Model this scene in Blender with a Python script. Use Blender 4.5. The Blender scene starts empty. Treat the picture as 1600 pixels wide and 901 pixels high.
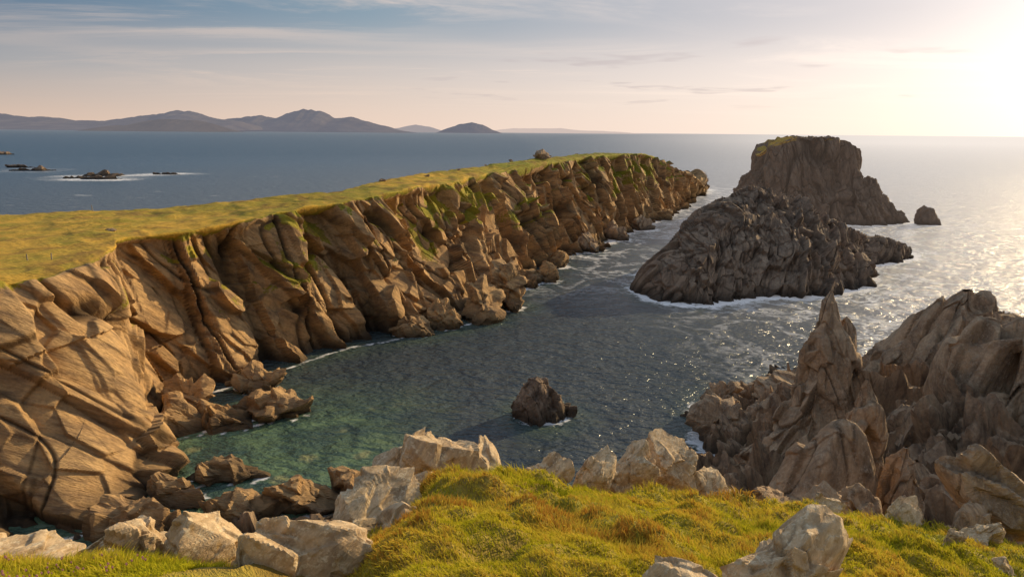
import bpy, bmesh, math
import numpy as np
from mathutils import Matrix, Vector
SC=bpy.context.scene
COL=bpy.context.collection
SC.view_settings.view_transform='Standard'
SC.view_settings.look='None'
SC.view_settings.exposure=0

# ------------------------------------------------------------------ noise
def hraw(ix,iy,iz,s):
    u=np.uint32
    h=(ix.astype(u)*u(73856093))^(iy.astype(u)*u(19349663))^(iz.astype(u)*u(83492791))^u((s*2654435761)&0xffffffff)
    h^=h>>u(16); h*=u(0x7feb352d); h^=h>>u(15); h*=u(0x846ca68b); h^=h>>u(16)
    return h
def hsh(ix,iy,iz,s): return hraw(ix,iy,iz,s)/4294967296.0
def h3(h):
    u=np.uint32
    return (h&u(1023))/1023.,((h>>u(10))&u(1023))/1023.,((h>>u(20))&u(1023))/1023.
def vnoise(P,seed=0):
    i=np.floor(P).astype(np.int64); f=P-i; w=f*f*f*(f*(f*6-15)+10)
    out=0
    for a in (0,1):
        wx=w[:,0] if a else 1-w[:,0]
        for b in (0,1):
            wy=w[:,1] if b else 1-w[:,1]
            for c in (0,1):
                wz=w[:,2] if c else 1-w[:,2]
                out=out+wx*wy*wz*hsh(i[:,0]+a,i[:,1]+b,i[:,2]+c,seed)
    return out*2-1
def fbm(P,o=4,seed=0,g=0.5):
    s=0;a=1;t=0
    for k in range(o):
        s=s+a*vnoise(P*(2.03**k)+k*17.3,seed+k); t+=a; a*=g
    return s/t
def flin(P,seed=0):
    # piecewise planar noise: flat facets meeting in sharp creases
    i=np.floor(P).astype(np.int64); f=P-i; od=np.argsort(-f,axis=1); fs=np.take_along_axis(f,od,1)
    w=[1-fs[:,0],fs[:,0]-fs[:,1],fs[:,1]-fs[:,2],fs[:,2]]
    out=w[0]*hsh(i[:,0],i[:,1],i[:,2],seed); c=i.copy(); ar=np.arange(len(P))
    for k in range(3):
        c[ar,od[:,k]]+=1
        out=out+w[k+1]*hsh(c[:,0],c[:,1],c[:,2],seed)
    return out*2-1
def euler(rx,ry,rz): return np.array(Matrix.Rotation(rz,3,'Z')@Matrix.Rotation(ry,3,'Y')@Matrix.Rotation(rx,3,'X'))
def frame(l,n):
    l=np.array(l,float); l/=np.linalg.norm(l); n=np.array(n,float); n-=l*(n@l); n/=np.linalg.norm(n)
    return np.stack([l,np.cross(n,l),n])
def voro(P,seed=0,tilt=0.,k=13.):
    i=np.floor(P).astype(np.int64); f=P-i; n=len(P)
    F1=np.full(n,9.);F2=np.full(n,9.);W=np.zeros(n);S=np.zeros(n)
    for a in (-1,0,1):
        for b in (-1,0,1):
            for c in (-1,0,1):
                cx,cy,cz=i[:,0]+a,i[:,1]+b,i[:,2]+c
                jx,jy,jz=h3(hraw(cx,cy,cz,seed))
                ox=f[:,0]-a-.1-.8*jx; oy=f[:,1]-b-.1-.8*jy; oz=f[:,2]-c-.1-.8*jz
                d=np.sqrt(ox*ox+oy*oy+oz*oz)
                F2=np.minimum(F2,np.maximum(F1,d)); F1=np.minimum(F1,d)
                if tilt>0:
                    ta,tb,tc=h3(hraw(cx,cy,cz,seed+5)); hv=(jx*7.31+jy*3.7+ta)%1.0
                    v=(hv-.5)+tilt*2*(ox*(ta-.5)+oy*(tb-.5)+oz*(tc-.5))
                    w=np.exp(-k*d); W+=w; S+=w*v
    return F1,F2,(S/np.maximum(W,1e-30) if tilt>0 else None)
def saw(q,S,seed,edge=.05,wp=.30,ln=3.1):
    # stacked slabs: abrupt ledge, then a flat face falling away
    w=q[:,1]/S+wp*flin(q/(S*2.4)+5,seed)+.05*flin(q/(S*.7)+8,seed+1)
    w=w+.22*np.sin(w*2.1+seed)
    i=np.floor(w); f=w-i; z=np.zeros(len(i),np.int64)
    h=hsh(i.astype(np.int64),np.floor(q[:,0]/(S*ln)+.37*i+.5*flin(q/(S*3)+2,seed+3)).astype(np.int64),z,seed+2)
    h=.05+.95*h*h
    return (1-f)*np.minimum(f/edge,1)*h-.2, 1-(1-np.clip(np.minimum(f,1.03-f)/.03,0,1))*np.minimum(1,h*1.6)
def crag(X,R,an,S,A,seed,octs=5,gain=.5,step=.6,ck=.35,vk=38.,sw=.9,fl=1.):
    q0=(X@R.T); q=q0/np.array(an)
    q=q+.06*S*np.stack([fbm(q/(S*1.4)+3,2,seed+11),fbm(q/(S*1.4)+31,2,seed+12),fbm(q/(S*1.4)+57,2,seed+13)],1)
    rg=np.random.default_rng(seed); v=0;a=A*fl
    for k in range(octs):
        Rk=euler(*(rg.uniform(-.5,.5,3)))
        v=v+a*flin((q@Rk.T)/(S/2**k)+rg.uniform(0,50,3),seed+k); a*=gain
    F1,F2,sv=voro(q/(S*.85),seed+31,1.9,vk); v=v+A*step*sv
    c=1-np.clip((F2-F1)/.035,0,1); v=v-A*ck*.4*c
    F1,F2,sv=voro(q/(S*.36),seed+37,1.9,vk*.6); v=v+A*step*.38*sv
    c2=1-np.clip((F2-F1)/.06,0,1)
    if sw>0:
        s1,e1=saw(q,S*.95,seed+60); s2,e2=saw(q+9,S*.36,seed+65,.08,.25,2.); v=v+A*sw*(1.3*s1+.35*s2)
    else: e1=e2=1.
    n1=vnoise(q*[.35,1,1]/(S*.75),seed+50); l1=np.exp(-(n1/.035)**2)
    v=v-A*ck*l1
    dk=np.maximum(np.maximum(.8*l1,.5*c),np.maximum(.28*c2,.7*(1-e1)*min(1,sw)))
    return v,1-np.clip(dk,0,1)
def sstep(a,b,x):
    t=np.clip((x-a)/(b-a),0,1); return t*t*(3-2*t)

# ------------------------------------------------------------------ mesh helpers
def add_attr(me,name,vals):
    at=me.attributes.new(name,'FLOAT','POINT'); at.data.foreach_set('value',np.asarray(vals,np.float32))
def raw_mesh(name,V,F,attrs={},smooth=None,mat=None,label=None,cat=None,kind=None,group=None,origin=True):
    V=np.asarray(V,float); F=np.asarray(F,np.int32)
    o0=np.zeros(3)
    if origin: o0=np.array([V[:,0].mean(),V[:,1].mean(),V[:,2].min()])
    me=bpy.data.meshes.new(name); k=F.shape[1]
    me.vertices.add(len(V)); me.vertices.foreach_set('co',(V-o0).astype(np.float32).ravel())
    me.loops.add(F.size); me.loops.foreach_set('vertex_index',F.ravel())
    me.polygons.add(len(F)); me.polygons.foreach_set('loop_start',np.arange(0,F.size,k,dtype=np.int32))
    if smooth is None: smooth=False
    me.polygons.foreach_set('use_smooth',np.array(np.broadcast_to(smooth,(len(F),)),bool))
    me.update(calc_edges=True); me.validate()
    for a,v in attrs.items(): add_attr(me,a,v)
    ob=bpy.data.objects.new(name,me); COL.objects.link(ob); ob.location=o0
    if mat: me.materials.append(mat)
    if label: ob["label"]=label
    if cat: ob["category"]=cat
    if kind: ob["kind"]=kind
    if group: ob["group"]=group
    return ob
def gridF(n,m,off=0):
    a=np.arange(n*m).reshape(n,m)+off
    return np.stack([a[:-1,:-1],a[1:,:-1],a[1:,1:],a[:-1,1:]],-1).reshape(-1,4)
def gnormal(P,closed=False):
    if closed:
        Q=P[:-1]; du=np.roll(Q,-1,0)-np.roll(Q,1,0); du=np.concatenate([du,du[:1]],0)
    else: du=np.gradient(P,axis=0)
    dv=np.gradient(P,axis=1)
    N=np.cross(du,dv); L=np.linalg.norm(N,axis=2,keepdims=True); L[L<1e-9]=1
    return N/L
def blur(A,k=2):
    for _ in range(k):
        B=A.copy(); B[1:-1]=(A[:-2]+2*A[1:-1]+A[2:])/4; A=B
        B=A.copy(); B[:,1:-1]=(A[:,:-2]+2*A[:,1:-1]+A[:,2:])/4; A=B
    return A
def catmull(C,per,closed=False):
    C=np.asarray(C,float)
    if closed:
        C=np.concatenate([C,C[:1]],0); pad=np.concatenate([C[-2:-1],C,C[1:2]],0)
    else: pad=np.concatenate([2*C[:1]-C[1:2],C,2*C[-1:]-C[-2:-1]],0)
    out=[]
    for i in range(len(C)-1):
        t=np.linspace(0,1,per(i) if callable(per) else per,endpoint=False).reshape(-1,1,1)
        p0,p1,p2,p3=pad[i:i+4]
        out.append(.5*((2*p1)+(-p0+p2)*t+(2*p0-5*p1+4*p2-p3)*t*t+(-p0+3*p1-3*p2+p3)*t**3))
    out.append(C[-1:])
    return np.concatenate(out,0)
def rowsof(G,segs):
    out=[]
    for r,ns in enumerate(segs):
        for q in range(ns): out.append(G[:,r]+(G[:,r+1]-G[:,r])*(q/ns))
    out.append(G[:,-1]); return np.stack(out,1)

# ------------------------------------------------------------------ node helpers
def C4(a):
    if isinstance(a,tuple) and len(a)==3: return (*a,1.0)
    return a
class NT:
    def __init__(s,name=None,tree=None):
        if tree is not None: s.t=tree; return
        s.m=bpy.data.materials.new(name); s.m.use_nodes=True; s.t=s.m.node_tree; s.t.nodes.clear()
    def n(s,ty,**kw):
        nd=s.t.nodes.new(ty)
        for k,v in kw.items():
            if k.startswith('i_'):
                key=k[2:]; key=int(key) if key.isdigit() else key.replace('_',' ')
                s.put(nd.inputs[key],v)
            else: setattr(nd,k,v)
        return nd
    def put(s,sock,v):
        if isinstance(v,bpy.types.NodeSocket): s.t.links.new(v,sock)
        else: sock.default_value=v
    def math(s,op,a,b=0.0,c=None):
        nd=s.t.nodes.new('ShaderNodeMath'); nd.operation=op
        s.put(nd.inputs[0],a); s.put(nd.inputs[1],b)
        if c is not None: s.put(nd.inputs[2],c)
        return nd.outputs[0]
    def scale(s,a,f):
        nd=s.t.nodes.new('ShaderNodeVectorMath'); nd.operation='SCALE'; s.put(nd.inputs[0],a); s.put(nd.inputs[3],f); return nd.outputs[0]
    def add(s,a,b):
        nd=s.t.nodes.new('ShaderNodeVectorMath'); nd.operation='ADD'; s.put(nd.inputs[0],a); s.put(nd.inputs[1],b); return nd.outputs[0]
    def mix(s,f,a,b,mode='MIX'):
        nd=s.t.nodes.new('ShaderNodeMix'); nd.data_type='RGBA'; nd.blend_type=mode
        s.put(nd.inputs[0],f); s.put(nd.inputs[6],C4(a)); s.put(nd.inputs[7],C4(b)); return nd.outputs[2]
    def rng(s,x,a,b,c=0.,d=1.,smooth=False):
        nd=s.t.nodes.new('ShaderNodeMapRange'); nd.clamp=True
        if smooth: nd.interpolation_type='SMOOTHSTEP'
        for i,v in enumerate((x,a,b,c,d)): s.put(nd.inputs[i],v)
        return nd.outputs[0]
    def noise(s,vec,scale,detail=3,rough=.55,dist=0.,col=False):
        nd=s.n('ShaderNodeTexNoise'); s.put(nd.inputs['Vector'],vec); s.put(nd.inputs['Scale'],scale)
        nd.inputs['Detail'].default_value=detail; nd.inputs['Roughness'].default_value=rough; nd.inputs['Distortion'].default_value=dist
        return nd.outputs[1 if col else 0]
    def attr(s,name): return s.n('ShaderNodeAttribute',attribute_name=name).outputs['Fac']
    def pos(s): return s.n('ShaderNodeNewGeometry').outputs['Position']
    def mapping(s,vec,rot=(0,0,0),sc=(1,1,1)):
        nd=s.n('ShaderNodeMapping'); s.put(nd.inputs[0],vec); nd.inputs['Rotation'].default_value=rot; nd.inputs['Scale'].default_value=sc
        return nd.outputs[0]
    def mixsh(s,f,a,b):
        m=s.n('ShaderNodeMixShader'); s.put(m.inputs[0],f); s.t.links.new(a,m.inputs[1]); s.t.links.new(b,m.inputs[2]); return m.outputs[0]
    def out(s,sh):
        o=s.n('ShaderNodeOutputMaterial'); s.t.links.new(sh,o.inputs[0]); return s.m

def rock_mat(name,A,B,D,s=1.0,lichen=0.0,lcol=(.42,.38,.30),grassA=(.29,.28,.03),grassB=(.72,.43,.06),rot=(0.5,0.9,0.3),wet=True,bump=.7,haze=0.0,turf=True,golden=False):
    t=NT(name); p=t.pos()
    # scaling is applied along the rotated axes: thin beds, long streaks
    rv=t.mapping(p,rot,(1,1,1)); ps=t.mapping(rv,(0,0,0),(.4,.4,2.0))
    n1=t.noise(p,.12*s,3); n2=t.noise(ps,.6*s,4,.6,.3); n3=t.noise(p,2.2*s,4,.65)
    col=t.mix(t.rng(n1,.35,.65),A,B)
    col=t.mix(t.rng(n2,.42,.66,0,.8),col,D)
    col=t.mix(t.rng(n3,.35,.7,0,.5),col,t.mix(1.0,col,(.45,.42,.4),'MULTIPLY'))
    cr=t.attr('crack')
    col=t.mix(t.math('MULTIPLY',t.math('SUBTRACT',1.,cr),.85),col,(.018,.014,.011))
    sx=t.n('ShaderNodeSeparateXYZ',i_0=p)
    if lichen>0:
        n4=t.noise(p,3.1*s,5,.7,.5); n5=t.noise(p,.9*s,2)
        lf=t.math('MULTIPLY',t.rng(n4,.50,.60),t.rng(n5,.4,.55))
        col=t.mix(t.math('MULTIPLY',lf,lichen),col,lcol)
        col=t.mix(t.math('MULTIPLY',t.rng(n3,.58,.66,0,lichen*.9),t.rng(n5,.6,.45)),col,(.40,.23,.05))
    if wet:
        wz=t.math('ADD',sx.outputs[2],t.math('MULTIPLY',t.math('SUBTRACT',n2,.5),3.))
        col=t.mix(t.rng(wz,.5,2.8,.8,0.),col,(.022,.018,.014))
    if turf:
        g=t.attr('grass'); gl=t.noise(p,.05*s,3,.6); gm=t.noise(p,.22*s,4,.65)
        gg=t.rng(gl,.38,.56)
        if golden:
            gg=t.math('MAXIMUM',t.math('MULTIPLY',gg,t.rng(sx.outputs[1],260,170)),t.rng(t.math('ADD',sx.outputs[1],t.math('MULTIPLY',gl,90.)),190,150,0,1.))
            gg=t.math('MULTIPLY',gg,t.rng(g,.86,.97,.25,1.))
            gg=t.math('MULTIPLY',gg,t.rng(gm,.64,.42,.3,1.))
        gc=t.mix(gg,grassA,grassB)
        gc=t.mix(t.rng(t.noise(p,.16*s,4,.7,.6),.50,.62,0,.65),gc,(.26,.14,.04))
        gc=t.mix(t.rng(n3,.38,.7,0,.55),gc,t.mix(1.0,gc,(.35,.38,.35),'MULTIPLY'))
        gf=t.rng(t.math('ADD',g,t.math('MULTIPLY',t.math('SUBTRACT',n3,.5),1.1)),.42,.58)
        col=t.mix(gf,col,gc)
    h=t.noise(ps,1.6*s,5,.72)
    bp=t.n('ShaderNodeBump',i_Strength=bump,i_Distance=.8/s,i_Height=h).outputs[0]
    bs=t.n('ShaderNodeBsdfPrincipled',i_Base_Color=col,i_Roughness=.85,i_Normal=bp)
    bs.inputs['Specular IOR Level'].default_value=.25
    sh=bs.outputs[0]
    if haze>0: sh=t.mixsh(haze,sh,t.n('ShaderNodeEmission',i_Color=(.66,.50,.40,1),i_Strength=1.).outputs[0])  # distance haze painted over the rock as a faint glow
    return t.out(sh)

M_cliff=rock_mat('cliff_rock',(.57,.345,.15),(.70,.46,.22),(.22,.145,.09),1.0,rot=(.80,-.12,0),golden=True)
M_isl=rock_mat('island_rock',(.31,.215,.14),(.43,.31,.21),(.13,.09,.065),1.0,rot=(2.74,-.77,0),turf=False)
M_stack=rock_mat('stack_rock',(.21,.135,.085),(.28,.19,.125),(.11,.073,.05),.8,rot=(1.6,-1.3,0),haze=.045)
M_crag=rock_mat('crag_rock',(.46,.305,.18),(.60,.43,.27),(.19,.135,.09),1.8,lichen=.35,lcol=(.64,.53,.39),rot=(2.0,-1.02,0),turf=False)
M_fg=rock_mat('lichen_rock',(.64,.46,.27),(.76,.58,.36),(.36,.25,.15),5.0,lichen=.6,lcol=(.84,.72,.50),wet=False,bump=.5,turf=False)
M_ground=rock_mat('ground_turf',(.42,.29,.18),(.54,.39,.25),(.17,.12,.085),2.0,grassA=(.24,.25,.02),grassB=(.40,.31,.04),rot=(2.0,-1.02,0))

# ------------------------------------------------------------------ headland
cols=[
((-58,15),(-74,10,26),(-165,0,24)),
((-62,40),(-72,45,25),(-168,60,24)),
((-56.9,54),(-63,66,24.0),(-165,108,24)),
((-50.2,57.5),(-55.5,69,23.8),(-132,122,24)),
((-43.7,59.5),(-52.5,72.5,23.8),(-112,127,24)),
((-40.5,63.5),(-51.5,77,24),(-106,128,24)),
((-40.2,70),(-51.5,82,24.3),(-98,128,24)),
((-46,79),(-53,88,24.5),(-90,129,24.3)),
((-52,89),(-55.5,95,24.6),(-82,130,24.5)),
((-46,98.4),(-48,106,24.8),(-74,130,24.8)),
((-38.5,108.8),(-41,117,26.0),(-62.3,129.8,25.5)),
((-31.2,119.5),(-33.5,128,26.5),(-56,132,26)),
((-22.6,125.7),(-26.5,138,27.4),(-49,134.8,26.7)),
((-18.1,134.7),(-21,151,27.8),(-40,141,27.2)),
((-8.2,138),(-15.5,167,27.9),(-33,160,28.2)),
((0,165),(-9,186,28.3),(-24.5,182.3,29)),
((5.8,173),(-1,207,28.7),(-14,201,29.7)),
((11.5,196.7),(8,222,29.4),(-4,216,30.3)),
((16.9,218),(17,238,30.2),(6,232,31.1)),
((32,238),(34.4,265,31.2),(20,256,31.3)),
((51,279.5),(56,300,31.1),(38,295,31.1)),
((80.7,337.8),(74,342,26.9),(58,338,27.4)),
((98.9,385),(91.4,378,20.5),(76,375,20)),
((123,440),(110,410,14.5),(97,405,13.5)),
((139.7,483),(125.4,440,6.3),(114,440,5.5)),
((143,495),(139,480,1.0),(133,480,.5))]
shore=[]
def headland():
    ctl=[]
    for b,t,k in cols:
        b=np.array([*b,0.]);t=np.array(t,float);k=np.array(k,float)
        d=t-b; h=d[2]
        out=(b-t)*[1,1,0]; L=np.linalg.norm(out)
        bb=(k-t)*[1,1,0]; bb/=max(np.linalg.norm(bb),.1)
        if k[0]<-60: bb=np.array([-.75,.65,0])
        row=[b+out/max(L,1)*4+[0,0,-5], b]
        row+=[b+[d[0]*.24,d[1]*.24,h*.08], b+[d[0]*.52,d[1]*.52,h*.42], b+[d[0]*.80,d[1]*.80,h*.80], b+[d[0]*.97,d[1]*.97,h*.985]]
        row+=[t+(t-b)*[.06,.06,0]+[0,0,.15], t+(k-t)*.18+[0,0,.3], t+(k-t)*.5+[0,0,.25], t+(k-t)*.8+[0,0,.2], k+[0,0,-.1], k+bb*9+[0,0,-h*.45], k+bb*26+[0,0,-k[2]-3]]
        ctl.append(np.stack(row))
    G=catmull(np.stack(ctl),lambda i: 30 if i<2 else (58 if i<14 else (80 if i<18 else 120)))
    shore.append(G[::6,1,:2])
    segs=[6,34,54,54,34,8,10,18,12,12,8,8]
    P=rowsof(G,segs)
    rowid=np.concatenate([r+np.arange(ns)/ns for r,ns in enumerate(segs)]+[[len(segs)]])
    P=blur(P,2)
    N=gnormal(P)
    if N[600,60,0]<0: N=-N
    N=blur(N,18); n,m=P.shape[:2]; X=P.reshape(-1,3); NN=N.reshape(-1,3)
    R=frame((.30,.48,-.82),(.9,-.44,.25))
    RV=frame((.10,.18,-.98),(.9,-.44,0))
    v0=fbm(X*[.045,.045,.012]+5,2,3)
    v1,c1=crag(X,R,(2.2,1.,1.3),9.,1.3,21,4,.43,1.8,.5,110.,0.,.6)
    qv=X@RV.T
    s1,e1=saw(qv,14.,301,.03,.30,4.); s2,e2=saw(qv+3,6.2,311,.05,.3,4.)
    qd=X@R.T; s3,e3=saw(qd,13.,321,.03,.18,2.)
    rr=np.broadcast_to(rowid,(n,m)).ravel()
    cl=sstep(-.3,.8,rr)*(1-sstep(4.35,5.7,rr))+sstep(10,11,rr)
    low=1-sstep(1.2,2.4,rr)
    amp=.8+.4*low+.35*sstep(-.1,.4,fbm(X*.04,2,70))
    nr=sstep(80,115,X[:,1]); near=.66+.34*nr
    vl=flin(X/3.2,404)+.5*flin(X/1.5+9,405)
    far=np.clip(X[:,1]/150,.75,1.4)
    rough=sstep(-.25,.25,fbm(X*[.03,.03,.05]+2,2,73))
    disp=cl*near*(1.0*v0*nr+amp*v1+low*1.1*vl+far*(3.8*s1+1.3*s2*rough)+3.0*s3)
    gq=np.stack([qv[:,1]*.09,qv[:,0]*.012,0*qv[:,0]],1)+9
    g=fbm(gq,2,90); g2=vnoise(gq*2.1+4,95)
    gul=sstep(.15,.19,-g)
    disp-=cl*far*(3.6*gul+2.8*np.exp(-(g2/.05)**2))
    disp*=1-.6*sstep(440,490,X[:,1])
    Q=X+NN*disp[:,None]
    top=sstep(5,6,rr)*(1-sstep(10,10.6,rr))
    Q[:,2]+=top*(fbm(X*.06,3,77)*.7+fbm(X*.35,3,78)*.38)
    N2=gnormal(Q.reshape(n,m,3))
    if N2[600,60,0]<0:N2=-N2
    nz=blur(N2,4)[...,2].ravel()
    gn=fbm(X*.12,3,99); gp=fbm(X*[.045,.045,.08]+3,2,98)
    okz=sstep(74,86,X[:,1])
    gr=okz*sstep(.38,.75,nz+.28*gn)*sstep(8,17,X[:,2]+6*gn)*np.clip((rr-2.0)/1.4,0,1)*.85
    gr=np.maximum(gr,okz*.75*sstep(-.08,.18,gp+.5*gn)*sstep(-.05,.30,nz+.15*gn)*sstep(2.5,3.7,rr+.5*gn))
    gr=np.maximum(gr,sstep(4.8,5.5,rr+.7*gn)*(1-sstep(10.2,11,rr)))
    gr*=1-sstep(350,400,X[:,1]+30*gn)
    ck=np.where(rr<5.5,c1*(1-.85*np.exp(-(g2/.05)**2))*(.1+.9*e1)*(.5+.5*e2)*(.3+.7*e3),1)
    F=gridF(n,m)
    return raw_mesh('headland_terrain',Q,F,{'grass':gr,'crack':ck},gr[F[:,0]]>.86,M_cliff,kind='structure',
        label="long grassy headland with steep fractured golden brown sea cliffs")
headland()

# ------------------------------------------------------------------ islands
def ridge_island(cols,segs,per,prof,R,A,S,seed,an=(2.4,.8,.8),under=5,und=1.,sw=.5,octs=4,step=1.2):
    ctl=[]
    for f,r,b in cols:
        f=np.array([*f,0.]);r=np.array(r,float);b=np.array([*b,0.])
        o=(f-r)*[1,1,0]; o/=max(np.linalg.norm(o),.1); row=[f+o*3-[0,0,under]]
        for s,z in prof:
            p=f+(r-f)*s; p[2]=r[2]*z; row.append(p)
        for s,z in prof[::-1][1:]:
            p=b+(r-b)*s; p[2]=r[2]*z; row.append(p)
        o=(b-r)*[1,1,0]; o/=max(np.linalg.norm(o),.1); row.append(b+o*3-[0,0,under])
        ctl.append(np.stack(row))
    G=catmull(np.stack(ctl),per)
    shore.append(G[::4,1,:2]); shore.append(G[::8,-2,:2])
    P=blur(rowsof(G,segs),2)
    N=gnormal(P)
    if N[:,:,2].mean()<0:N=-N
    N=blur(N,12); n,m=P.shape[:2]; X=P.reshape(-1,3); NN=N.reshape(-1,3)
    v1,c1=crag(X,R,an,S,A,seed,octs,.46,step,.4,80.,sw,.7)
    d=v1+und*fbm(X*.05,2,seed+70)
    Q=X+NN*d[:,None]
    return Q,gridF(n,m),np.zeros(len(Q)),c1
def join(parts):
    V=[];F=[];g=[];c=[];o=0
    for q,f,gr,ck in parts:
        V.append(q);F.append(f+o);g.append(gr);c.append(ck);o+=len(q)
    return np.concatenate(V),np.concatenate(F),{'grass':np.concatenate(g),'crack':np.concatenate(c)}
PROF=[(0,0),(.10,.22),(.28,.50),(.55,.78),(.8,.94),(1,1)]
icol=[((32,172),(33,178,2),(37,188)),((33.0,165),(39,180,6.5),(41,196)),((34.5,159.5),(45,184,11.3),(47,204)),((41,154.6),(52,189,15.6),(55,212)),
((47,154.5),(59,193,19.5),(62,218)),((56,159.5),(65,197,22.4),(70,224)),((65,163.5),(71,200,24.0),(78,228)),((73.3,163),(79,200,22.0),(86,230)),
((82.4,168),(86,200,18.8),(94,232)),((91,172.5),(92,201,14.5),(100,234)),((96,177.5),(100,203,11.8),(108,236)),((103,189),(107,205,9.2),(116,238)),
((111,204),(115,210,7.5),(122,238)),((124,213),(123,216,6),(130,240)),((134,220),(132,222,3.5),(136,240)),((139,230),(138,232,1),(139,236))]
V,F,at=join([ridge_island(icol,[4,24,40,42,34,18,6,8,8,8,8,4],60,PROF,frame((-.60,.2,-.77),(.35,-.93,.1)),1.3,7.0,200,an=(3.8,.65,1.1),und=1.4,sw=1.6,octs=4,step=1.05)])
raw_mesh('rock_island',V,F,at,None,M_isl,"jagged dark brown rock island with knife-edged ribs rising from the sea","rock island")

def block_loft(base,top,segs,per,R,A,S,seed,zb=-4,an=(2.4,.7,.8),mid=(.5,.45)):
    base=np.array(base,float);top=np.array(top,float); c=top.mean(0)
    b3=np.concatenate([base,np.zeros((len(base),1))],1); cc=b3.mean(0)
    rows=[b3+(b3-cc)*.05+[0,0,zb],b3,b3+(top-b3)*[mid[0],mid[0],mid[1]],b3+(top-b3)*[.93,.93,.92],top,c+(top-c)*.6+[0,0,1.6],c+(top-c)*.02+[0,0,2.6]]
    G=catmull(np.stack(rows,1),per,True)
    shore.append(G[::4,1,:2])
    P=rowsof(G,segs); N=gnormal(P,True); rad=(P-c)*[1,1,0]
    if (N*rad).sum(-1)[:,20:50].mean()<0:N=-N
    n,m=P.shape[:2]; X=P.reshape(-1,3); NN=N.reshape(-1,3)
    v1,c1=crag(X,R,an,S,A,seed,4,.48,1.3,.5,70.,.4,.7)
    rb=vnoise(X*[.16,.16,.012]+7,seed+9); v1=v1-2.6*np.exp(-(rb/.12)**2)+1.2*vnoise(X*[.07,.07,.01],seed+8)
    tf=np.ones((n,m)); k=sum(segs[:4]); tf[:,k:]=.35
    Q=X+NN*(v1*tf.ravel())[:,None]
    gr=np.zeros((n,m)); gr[:,k-3:]=.7
    return Q,gridF(n,m),gr.ravel()*sstep(-.3,.2,fbm(X*.15,2,5)),c1*(1-.7*np.exp(-(rb/.09)**2)*tf.ravel())
Rv=frame((.12,.1,-.97),(.2,-.97,0))
main=block_loft([(118,332),(120,315),(132,305),(147,303),(158,305),(165,316),(166,338),(158,355),(140,362),(121,355)],
 [(120.5,338,30),(123.5,326,34.5),(130,320,37.8),(142,318,39.4),(153,318,37.6),(160,322,33.5),(161,336,33),(152,345,37),(138,350,38),(124,348,35)],
 [4,60,60,10,14,10],66,Rv,1.6,8.,300,an=(3.8,.6,.9),mid=(.72,.42))
T5=[3,12,14,14,10,6,5,5,5,5,5,3]
tail=ridge_island([((156,303),(158,316,25),(160,335)),((160,302.5),(162.5,315,20.5),(165,334)),((165,303),(166.5,314,20.5),(167,333)),((170,304),(170.5,314,14),(171,332)),((175,306),(175,314,11),(176,330)),((180,309),(180,315,5.5),(182,328)),((185,313),(185,317,2.2),(186,324)),((188,316),(188,318,.5),(188,321))],
 T5,26,PROF,Rv,.9,5.,330,an=(2.4,.7,.8),und=.5)
ltail=ridge_island([((108,343),(109,346,2),(110,352)),((111,336),(112.5,345,7),(114,356)),((113,332),(115.5,344,14),(117,360)),((116,328),(118.5,343,20),(121,362)),((120,322),(123,340,26),(127,360))],
 T5,26,PROF,Rv,.9,5.,360,an=(2.4,.7,.8),und=.5)
V,F,at=join([main,tail,ltail])
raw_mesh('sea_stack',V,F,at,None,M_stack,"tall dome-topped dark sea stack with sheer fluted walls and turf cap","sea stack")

# ------------------------------------------------------------------ generic rocks
def ico(n):
    bm=bmesh.new(); bmesh.ops.create_icosphere(bm,subdivisions=n,radius=1)
    r=(np.array([v.co[:] for v in bm.verts]),np.array([[v.index for v in f.verts] for f in bm.faces])); bm.free(); return r
ICO6,ICO5=ico(6),ico(5)
def rock(name,c,size,seed,mat,label,cat="rock",hi=True,npl=13,peak=0.0,rot=None,lean=(0,0),rough=.05,group=None,sw=.0):
    # c = centre of the bounding box, size = its full extents
    r=np.random.default_rng(seed); D,F=ICO6 if hi else ICO5
    nrm=r.normal(size=(npl,3)); nrm/=np.linalg.norm(nrm,axis=1)[:,None]
    d=r.uniform(.45,.95,npl)
    q=np.maximum(D@nrm.T,1e-3)/d
    rad=1/np.maximum((q**90).sum(1)**(1/90),.72)
    P=D*rad[:,None]; P/=np.abs(P).max(0)
    if peak>0:
        t=(P[:,2]+1)/2; k=(1-peak*t**1.1); P[:,0]=P[:,0]*k+lean[0]*t; P[:,1]=P[:,1]*k+lean[1]*t
    sz=np.array(size,float); P=P*sz/2
    if rot is not None: P=P@euler(*rot).T
    lo,hi_=P.min(0),P.max(0); P=(P-(lo+hi_)/2)*sz/(hi_-lo)
    L=sz.mean(); R=frame(r.normal(size=3),r.normal(size=3)); X=P+np.array(c)
    v1,c1=crag(X,R,(1.5,.9,.9),L*.6,L*rough,seed*3+1,5 if hi else 4,.5,1.8,.3,90.,sw,.8)
    nr=P/sz**2; nr/=np.linalg.norm(nr,axis=1)[:,None]
    Q=X+nr*v1[:,None]
    return raw_mesh(name,Q,F,{'grass':np.zeros(len(Q)),'crack':.3+.7*c1},False,mat,label,cat,group=group)

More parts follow.
